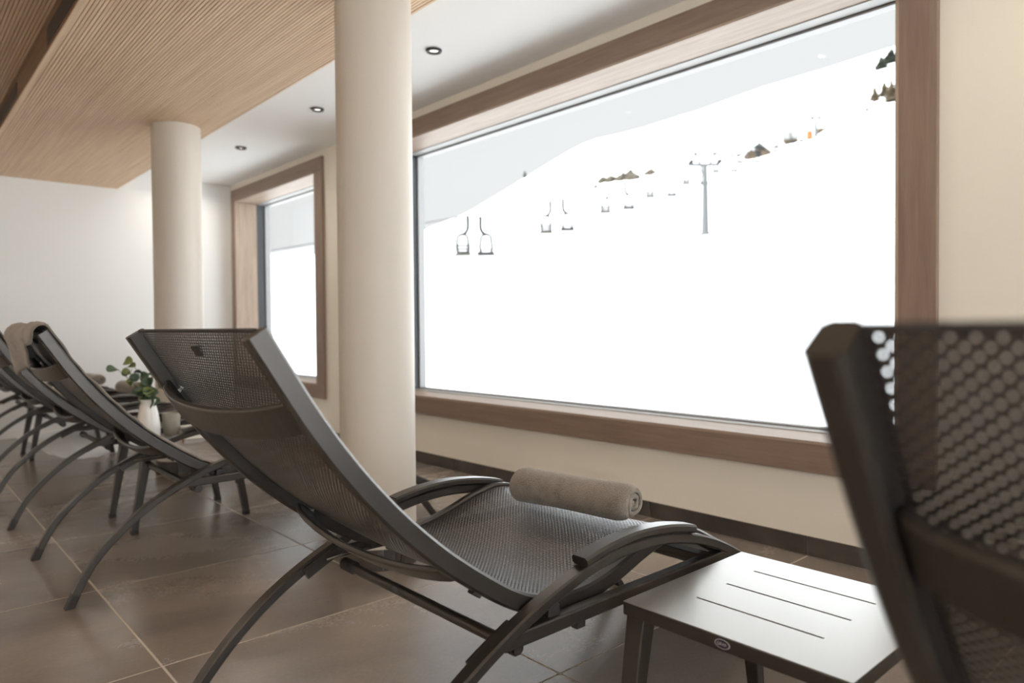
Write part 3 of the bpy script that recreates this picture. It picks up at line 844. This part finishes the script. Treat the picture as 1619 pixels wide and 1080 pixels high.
# ------------------------------------------------------------------ outside: snow slope, ski lift, trees
def at(px, py, D):
    d = fwd + rgt * ((px - 809.5) / FPX) - upv * ((py - 540) / FPX)
    return EYE + d * (D / d.dot(fwd))
cols = [-900, -300, 200, 430, 560, 668, 738, 800, 857, 893, 932, 971, 1010, 1113, 1200, 1300, 1383, 1425, 1600, 1900]
def lerp_tab(tab, x):
    if x <= tab[0][0]: return tab[0][1]
    for (a, b), (c, d) in zip(tab, tab[1:]):
        if x <= c: return b + (d - b) * (x - a) / (c - a)
    return tab[-1][1]
rows = [(14, [(-900, 590), (430, 556), (668, 572), (900, 570), (1113, 575), (1425, 590), (1900, 600)]),
        (40, [(-900, 540), (430, 498), (668, 478), (900, 458), (1113, 445), (1425, 420), (1900, 400)]),
        (100, [(-900, 500), (430, 450), (668, 425), (900, 395), (1113, 372), (1425, 335), (1900, 300)]),
        (160, [(-900, 480), (430, 430), (668, 398), (900, 338), (1113, 296), (1300, 250), (1425, 215), (1900, 170)]),
        (220, [(-900, 460), (430, 422), (668, 384), (850, 328), (940, 302), (1005, 284), (1113, 262), (1200, 242), (1300, 213), (1383, 162), (1425, 152), (1900, 60)]),
        (300, [(-900, 440), (430, 413), (668, 374), (857, 290), (932, 250), (1010, 232), (1113, 205), (1300, 150), (1393, 108), (1425, 98), (1900, -40)]),
        (420, [(-900, 425), (300, 415), (430, 402), (483, 405), (560, 388), (668, 364.6), (738, 337), (800, 300), (831, 281), (857, 265), (893, 243), (932, 222), (971, 214), (1010, 204), (1113, 172), (1200, 140), (1300, 110), (1425, 70), (1900, -90)])]
def on_slope(px, py):
    """the point of the snow slope met in the bearing px at the apparent height py"""
    for (D0, t0), (D1, t1) in zip(rows, rows[1:]):
        a, b = lerp_tab(t0, px), lerp_tab(t1, px)
        if b <= py <= a:
            A0, B0 = at(px, a, D0), at(px, b, D1); lo, hi = 0.0, 1.0
            for _ in range(30):
                m = (lo + hi) / 2; q = A0.lerp(B0, m) - EYE
                if 540 - FPX * q.dot(upv) / q.dot(fwd) > py: lo = m
                else: hi = m
            return A0.lerp(B0, lo)
    return at(px, py, 420)
def depth(p): return (p - EYE).dot(fwd)
NC = 120
xs_ = [-900 + 2800 * k / NC for k in range(NC + 1)]
grid = []
for D, tab in rows: grid.append([at(x, lerp_tab(tab, x), D) for x in xs_])
near = []
for D in (4.4, 6, 7.5, 9, 10.2, 11, 12, 13):
    r = []
    for x in xs_:
        p = at(x, 540, D); n1 = noise.noise(Vector((p.x * .35, p.y * .35, 0))) * .16 + noise.noise(Vector((p.x * 1.3, p.y * 1.3, 4))) * .06
        h = {4.4: -.05, 6: .0, 7.5: .06, 9: .14, 10.2: .22, 11: .25, 12: .22, 13: .1}[D]
        if D > 4.4: h += n1
        p.z = h; r.append(p)
    near.append(r)
grid = near + grid
v = [p for r in grid for p in r]; f = []
for i in range(len(grid) - 1):
    for k in range(NC):
        q = i * (NC + 1) + k; f.append((q, q + 1, q + NC + 2, q + NC + 1))
tb = MB(); tb.add(v, f)
ter = tb.build('snow_slope', MT['snow'], None, smooth=True)
for p in ter.data.polygons: p.use_smooth = True
struct(ter)
# ground right outside the wall
struct(MB().box(-40, XR + .3, YO, 7.0, -.6, -.12).build('snow_ground', MT['snow']))
# added unseen snow slope, throws sunlight in through the glazed end
gs = MB(); rings = []
for x, h in ((XR + .35, -.3), (6, -.1), (9, .6), (16, 4.0), (40, 17), (90, 42)):
    rings.append([(x, yy, h + .5 * noise.noise(Vector((x * .2, yy * .1, 3)))) for yy in (-60, -30, -12, -5, 0, 3, 7, 14, 30, 60)])
gs.loft(rings, False, False)
o = struct(gs.build('added_hillside', MT['snow'], smooth=True))
for p in o.data.polygons: p.use_smooth = True
# far mountain seen through the narrow window
fm = [(-400, 455), (100, 430), (300, 412), (380, 402), (433, 397), (470, 392), (500, 387), (540, 384), (600, 392), (680, 420)]
mb = MB(); rings = []
for px, py in fm:
    p = at(px, py, 1500); b_ = at(px, 470, 1400); c_ = at(px, 470, 1700)
    rings.append([p, b_, c_])
mb.loft(rings); struct(mb.build('far_mountain', MT['far']))

# pylon of the ski lift
def pylon(base, top, label, thick=1.0):
    h = top.z - base.z; k = h / 11.5 * thick
    t = tag(empty('lift_pylon', base), label, 'pylon')
    MB().tube([(0, 0, -1), (0, 0, h * .55), (0, 0, h * .86)], [.56 * k, .42 * k, .33 * k], 14).build('mast', MT['pylon'], t, smooth=True)
    d = Vector((.668, .744, 0)); e = Vector((-.744, .668, 0))
    w = 2.0 * h / 11.5 * (1.25 if thick > 1 else 1)
    MB().tube([tuple(d * -w + Vector((0, 0, h * .86))), tuple(d * w + Vector((0, 0, h * .86)))], .24 * k, 8).build('cross_arm', MT['pylon'], t)
    for s in (-1, 1):
        wb_ = MB()
        for j in range(4): wb_.tube([tuple(d * s * w + e * ((j - 1.5) * .5 * k) + Vector((0, 0, h * .87 + .25 * k)) - d * .15), tuple(d * s * w + e * ((j - 1.5) * .5 * k) + Vector((0, 0, h * .87 + .25 * k)) + d * .15)], .28 * k, 10)
        wb_.build('sheave_wheels', MT['lift'], t)
        MB().tube([tuple(d * s * w * .35 + Vector((0, 0, h * .88))), tuple(d * s * w * .75 + Vector((0, 0, h)))], .17 * k, 6).build('brace', MT['liftrod'], t)
    MB().tube([tuple(d * -w * 1.05 + Vector((0, 0, h))), tuple(d * w * 1.05 + Vector((0, 0, h)))], .17 * k, 6).build('service_beam', MT['liftrod'], t)
    MB().box(-.5 * k, .5 * k, -.5 * k, .5 * k, -.3, .4 * k).build('footing', MT['pylon'], t)
    return t
pylon(at(1115, 372, 100), at(1113, 243, 100), 'grey steel ski lift pylon standing on the snow slope')
pb = on_slope(1290, 217)
pylon(pb, at(1290, 184, depth(pb)), 'small far ski lift pylon beside an orange pad', 1.9)
# chairs
A = [(731, 342, 54), (863, 318, 66), (957, 294, 79), (1028, 278, 98), (1085, 262, 113), (1132, 248, 132), (1170, 236, 150), (1226, 222, 178), (1268, 208, 205)]
B_ = [(768, 342, 54), (897, 314, 66), (994, 288, 79), (1062, 276, 98), (1113, 262, 113), (1161, 246, 132), (1197, 235, 150), (1227, 214, 170), (1252, 210, 200)]
def lift_chair(dark):
    t = empty('lift_chair'); seat = MT['lift'] if dark else MT['lift2']; rod = MT['liftrod']; w = .62
    s = 1 if dark else -1
    MB().tube(spline([(-s * .38, 0, 0), (-s * .40, 0, -.55), (-s * .36, 0, -.98), (-s * .16, 0, -1.25), (0, 0, -1.32)], 14), .15, 6).build('hanger', rod, t)
    MB().tube([(-w * .62, 0, -2.62), (-w * .72, 0, -2.2), (-w * .58, 0, -1.5), (-w * .25, 0, -1.32), (w * .25, 0, -1.32), (w * .58, 0, -1.5), (w * .72, 0, -2.2), (w * .62, 0, -2.62)], .12, 6).build('bail', rod, t)
    if dark: MB().box(-w, w, -.45, .35, -2.86, -2.60).build('seat', seat, t)
    else: MB().box(-w, w, -.40, .33, -2.88, -2.74).build('seat', seat, t)
    for k in range(3 if not dark else 2):
        z = -2.66 + k * .24
        MB().box(-w * .85, w * .85, .26, .36, z, z + (.18 if not dark else .10)).build('back_slat', seat, t)
    return t
c0 = {True: lift_chair(True), False: lift_chair(False)}
used = {True: False, False: False}
for row, dark in ((A, False), (B_, True)):
    for q in row:
        o = c0[dark] if not used[dark] else copy_tree(c0[dark]); used[dark] = True
        o.location = at(*q); o.rotation_euler = (0, 0, radians(42))
        o.scale = (1.05, 1.05, 1.05)
        tag(o, 'dark ski lift chair hanging from the cable above the slope' if dark else 'pale beige ski lift chair hanging from the cable above the slope', 'ski lift chair', 'dark lift chairs on the cable' if dark else 'pale lift chairs on the cable')
for row, lab in ((A, 'thin steel cable carrying the pale lift chairs'), (B_, 'thin steel cable carrying the dark lift chairs')):
    pts = [at(*q) for q in row]
    pts = [pts[0] + (pts[0] - pts[1]) * 2.4] + pts + [pts[-1] + (pts[-1] - pts[-2])]
    tag(MB().tube(pts, .03, 5).build('lift_cable', MT['liftrod']), lab, 'cable')
# huts
def hut(base, w, d, h, label, rz=.75):
    t = tag(empty('mountain_hut', base, rz), label, 'hut')
    MB().box(-w / 2, w / 2, -d / 2, d / 2, -1.5, h * .36).build('wall', MT['hutwood'], t)
    ov = .5
    prof = [(-w / 2 - ov, h * .22), (0, h * .9), (w / 2 + ov, h * .22), (w / 2 + ov, h * .12), (0, h * .8), (-w / 2 - ov, h * .12)]
    MB().loft([[(x, y, z) for x, z in prof] for y in (-d / 2 - ov, d / 2 + ov)]).build('roof', MT['shingle'], t)
    MB().box(-w * .1, w * .1, -d / 2 - .06, -d / 2, -.5, h * .3).build('door', MT['lift'], t)
    return t
hut(on_slope(1196, 249), 6, 5.5, 4.2, 'grey roofed hut on the slope near the lift pylon')
hut(on_slope(1250, 226), 4.2, 3.6, 4.6, 'small grey lift station below the far pylon', 2.1)
p = on_slope(1280, 221)
tag(MB().tube([(0, 0, 0), (0, 0, 2.6)], .95, 12).build('safety_pad', MT['orange_pad'], loc=p), 'orange safety pad wrapped round a lift post', 'safety pad')
# trees and scrub
def conifer(base, h, w, mat, label, seed, group='trees on the snow slope'):
    rr = random.Random(seed)
    t = tag(empty('conifer_tree', base), label, 'tree', group)
    MB().tube([(0, 0, -1), (0, 0, h * .95)], [w * .06, w * .015], 6).build('trunk', MT['hutwood'], t)
    mb = MB(); n = 9
    for k in range(n):
        u = k / (n - 1); z = h * (.10 + .86 * u); r = w * .5 * (1 - u) ** .8 + .12 * w * .3
        seg = 11; v = [(rr.uniform(-.1, .1) * r, rr.uniform(-.1, .1) * r, z + h * .16)]; f = []
        for j in range(seg):
            a = 2 * pi * j / seg; q = r * rr.uniform(.65, 1.15)
            v.append((q * cos(a), q * sin(a), z - h * .03 * rr.uniform(.2, 1.6)))
        for j in range(seg): f.append((0, 1 + j, 1 + (j + 1) % seg))
        f.append(tuple(range(seg, 0, -1)))
        mb.add(v, f)
    mb.build('crown', mat, t)
    return t
for px, py, D, hpx, wpx, mt_, sd, lab in ((1393, 109, 300, 17, 13, 'conifer', 1, 'lone green conifer high on the snow slope'), (1409, 100, 300, 20, 18, 'conifer', 2, 'broad green conifer of the pair uphill of the brown larches'),
        (1427, 91, 320, 19, 18, 'conifer', 3, 'broad green conifer of the pair uphill of the brown larches'), (1383, 160, 222, 20, 11, 'larch', 4, 'narrow dark brown tree at the end of the larch group'),
        (1398, 153, 232, 20, 12, 'larch', 5, 'brown larch in the small group just above a thin slope pole'), (1409, 161, 246, 29, 14, 'larch', 6, 'brown larch in the small group just above a thin slope pole'),
        (1421, 151, 236, 28, 16, 'larch', 7, 'brown larch in the small group just above a thin slope pole'), (1433, 159, 254, 30, 16, 'larch', 8, 'brown larch in the small group just above a thin slope pole'),
        (1371, 176, 240, 7, 5, 'conifer', 9, 'tiny dark tree alone on the open slope'), (1246, 189, 290, 4, 4, 'conifer', 10, 'tiny dark tree alone on the open slope'), (830, 281, 418, 9, 5, 'conifer', 12, 'tiny dark tree standing on the skyline ridge')):
    b_ = on_slope(px, py); D = depth(b_)
    conifer(b_, 1.25 * hpx * D / FPX, 1.6 * wpx * D / FPX, MT[mt_], lab, sd)
def scrub(px0, px1, py0, py1, D, hpx, label, seed, mat='shrub', n=14):
    rr = random.Random(seed); mb = MB()
    for k in range(n):
        u = (k + rr.random()) / n
        p = on_slope(px0 + (px1 - px0) * u, py0 + (py1 - py0) * u + rr.uniform(-1, 1)); D = depth(p)
        r = hpx * D / FPX * rr.uniform(.5, 1.1); hh = r * rr.uniform(1.0, 1.7)
        seg = 7
        top = [(p.x + rr.uniform(-.3, .3) * r, p.y, p.z + hh)]
        ring = [(p.x + r * rr.uniform(.6, 1.1) * cos(2 * pi * j / seg), p.y + r * rr.uniform(.6, 1.1) * sin(2 * pi * j / seg), p.z + hh * rr.uniform(.2, .5)) for j in range(seg)]
        low = [(p.x + r * .8 * cos(2 * pi * j / seg), p.y + r * .8 * sin(2 * pi * j / seg), p.z - r * .4) for j in range(seg)]
        mb.add(top + ring + low, [(0, 1 + j, 1 + (j + 1) % seg) for j in range(seg)] + [(1 + j, 1 + seg + j, 1 + seg + (j + 1) % seg, 1 + (j + 1) % seg) for j in range(seg)])
    o = mb.build('scrub_patch', MT[mat]); o['kind'] = 'stuff'
    return tag(o, label, 'scrub')
scrub(952, 1006, 288, 282, 200, 9, 'brown scrub patch on the crest above the lift chairs', 1)
scrub(918, 950, 308, 292, 200, 4, 'thin scrub running down from the brown patch on the crest', 2, n=9)
scrub(1020, 1036, 277, 274, 205, 6, 'small brown bush patch beside the larger one on the crest', 3, n=6)
scrub(1142, 1170, 251, 246, 216, 4, 'brown scrub next to the grey roofed hut', 4, n=9)
scrub(1292, 1305, 212, 206, 230, 6, 'yellow brown scrub behind the far pylon', 5, 'larch', n=6)
scrub(1338, 1374, 217, 219, 225, 3.2, 'low grey scrub to the side of the orange pad', 6, 'rock', n=8)
scrub(685, 800, 365, 306, 400, 2.0, 'line of dark rocks below the skyline ridge', 7, 'rock', n=22)
scrub(860, 985, 345, 302, 190, 1.6, 'sparse stones along the edge of the piste', 8, 'rock', n=14)
for (q0, q1, lab) in (((1160, 246, 222), (1160, 184, 222), 'thin pole standing behind the grey roofed hut'), ((1397, 214, 230), (1397, 165, 230), 'thin pole standing below the larch group')):
    a = on_slope(q0[0], q0[1]); b = at(q1[0], q1[1], depth(a))
    tag(MB().tube([(0, 0, -1), (0, 0, b.z - a.z)], .14, 8).build('slope_pole', MT['far'], loc=a), lab, 'pole')
for (q0, h, mt_, lab) in (((465, 549, 25), .42, 'rock', 'grey fence stake in the snow outside the narrow window'), ((488, 551, 25), .25, 'orange_pad', 'short orange fence stake in the snow outside the narrow window'), ((498, 549, 25), .40, 'rock', 'grey fence stake beside the orange one in the snow')):
    tag(MB().tube([(0, 0, -.5), (0, 0, h)], .025, 8).build('fence_stake', MT[mt_], loc=at(*q0)), lab, 'stake')
tag(MB().tube([at(300, 508, 60), at(432, 467, 60), at(504, 450, 60), at(600, 427, 60)], .03, 6).build('power_line', MT['liftrod']), 'thin dark wire crossing the view of the narrow window', 'wire')
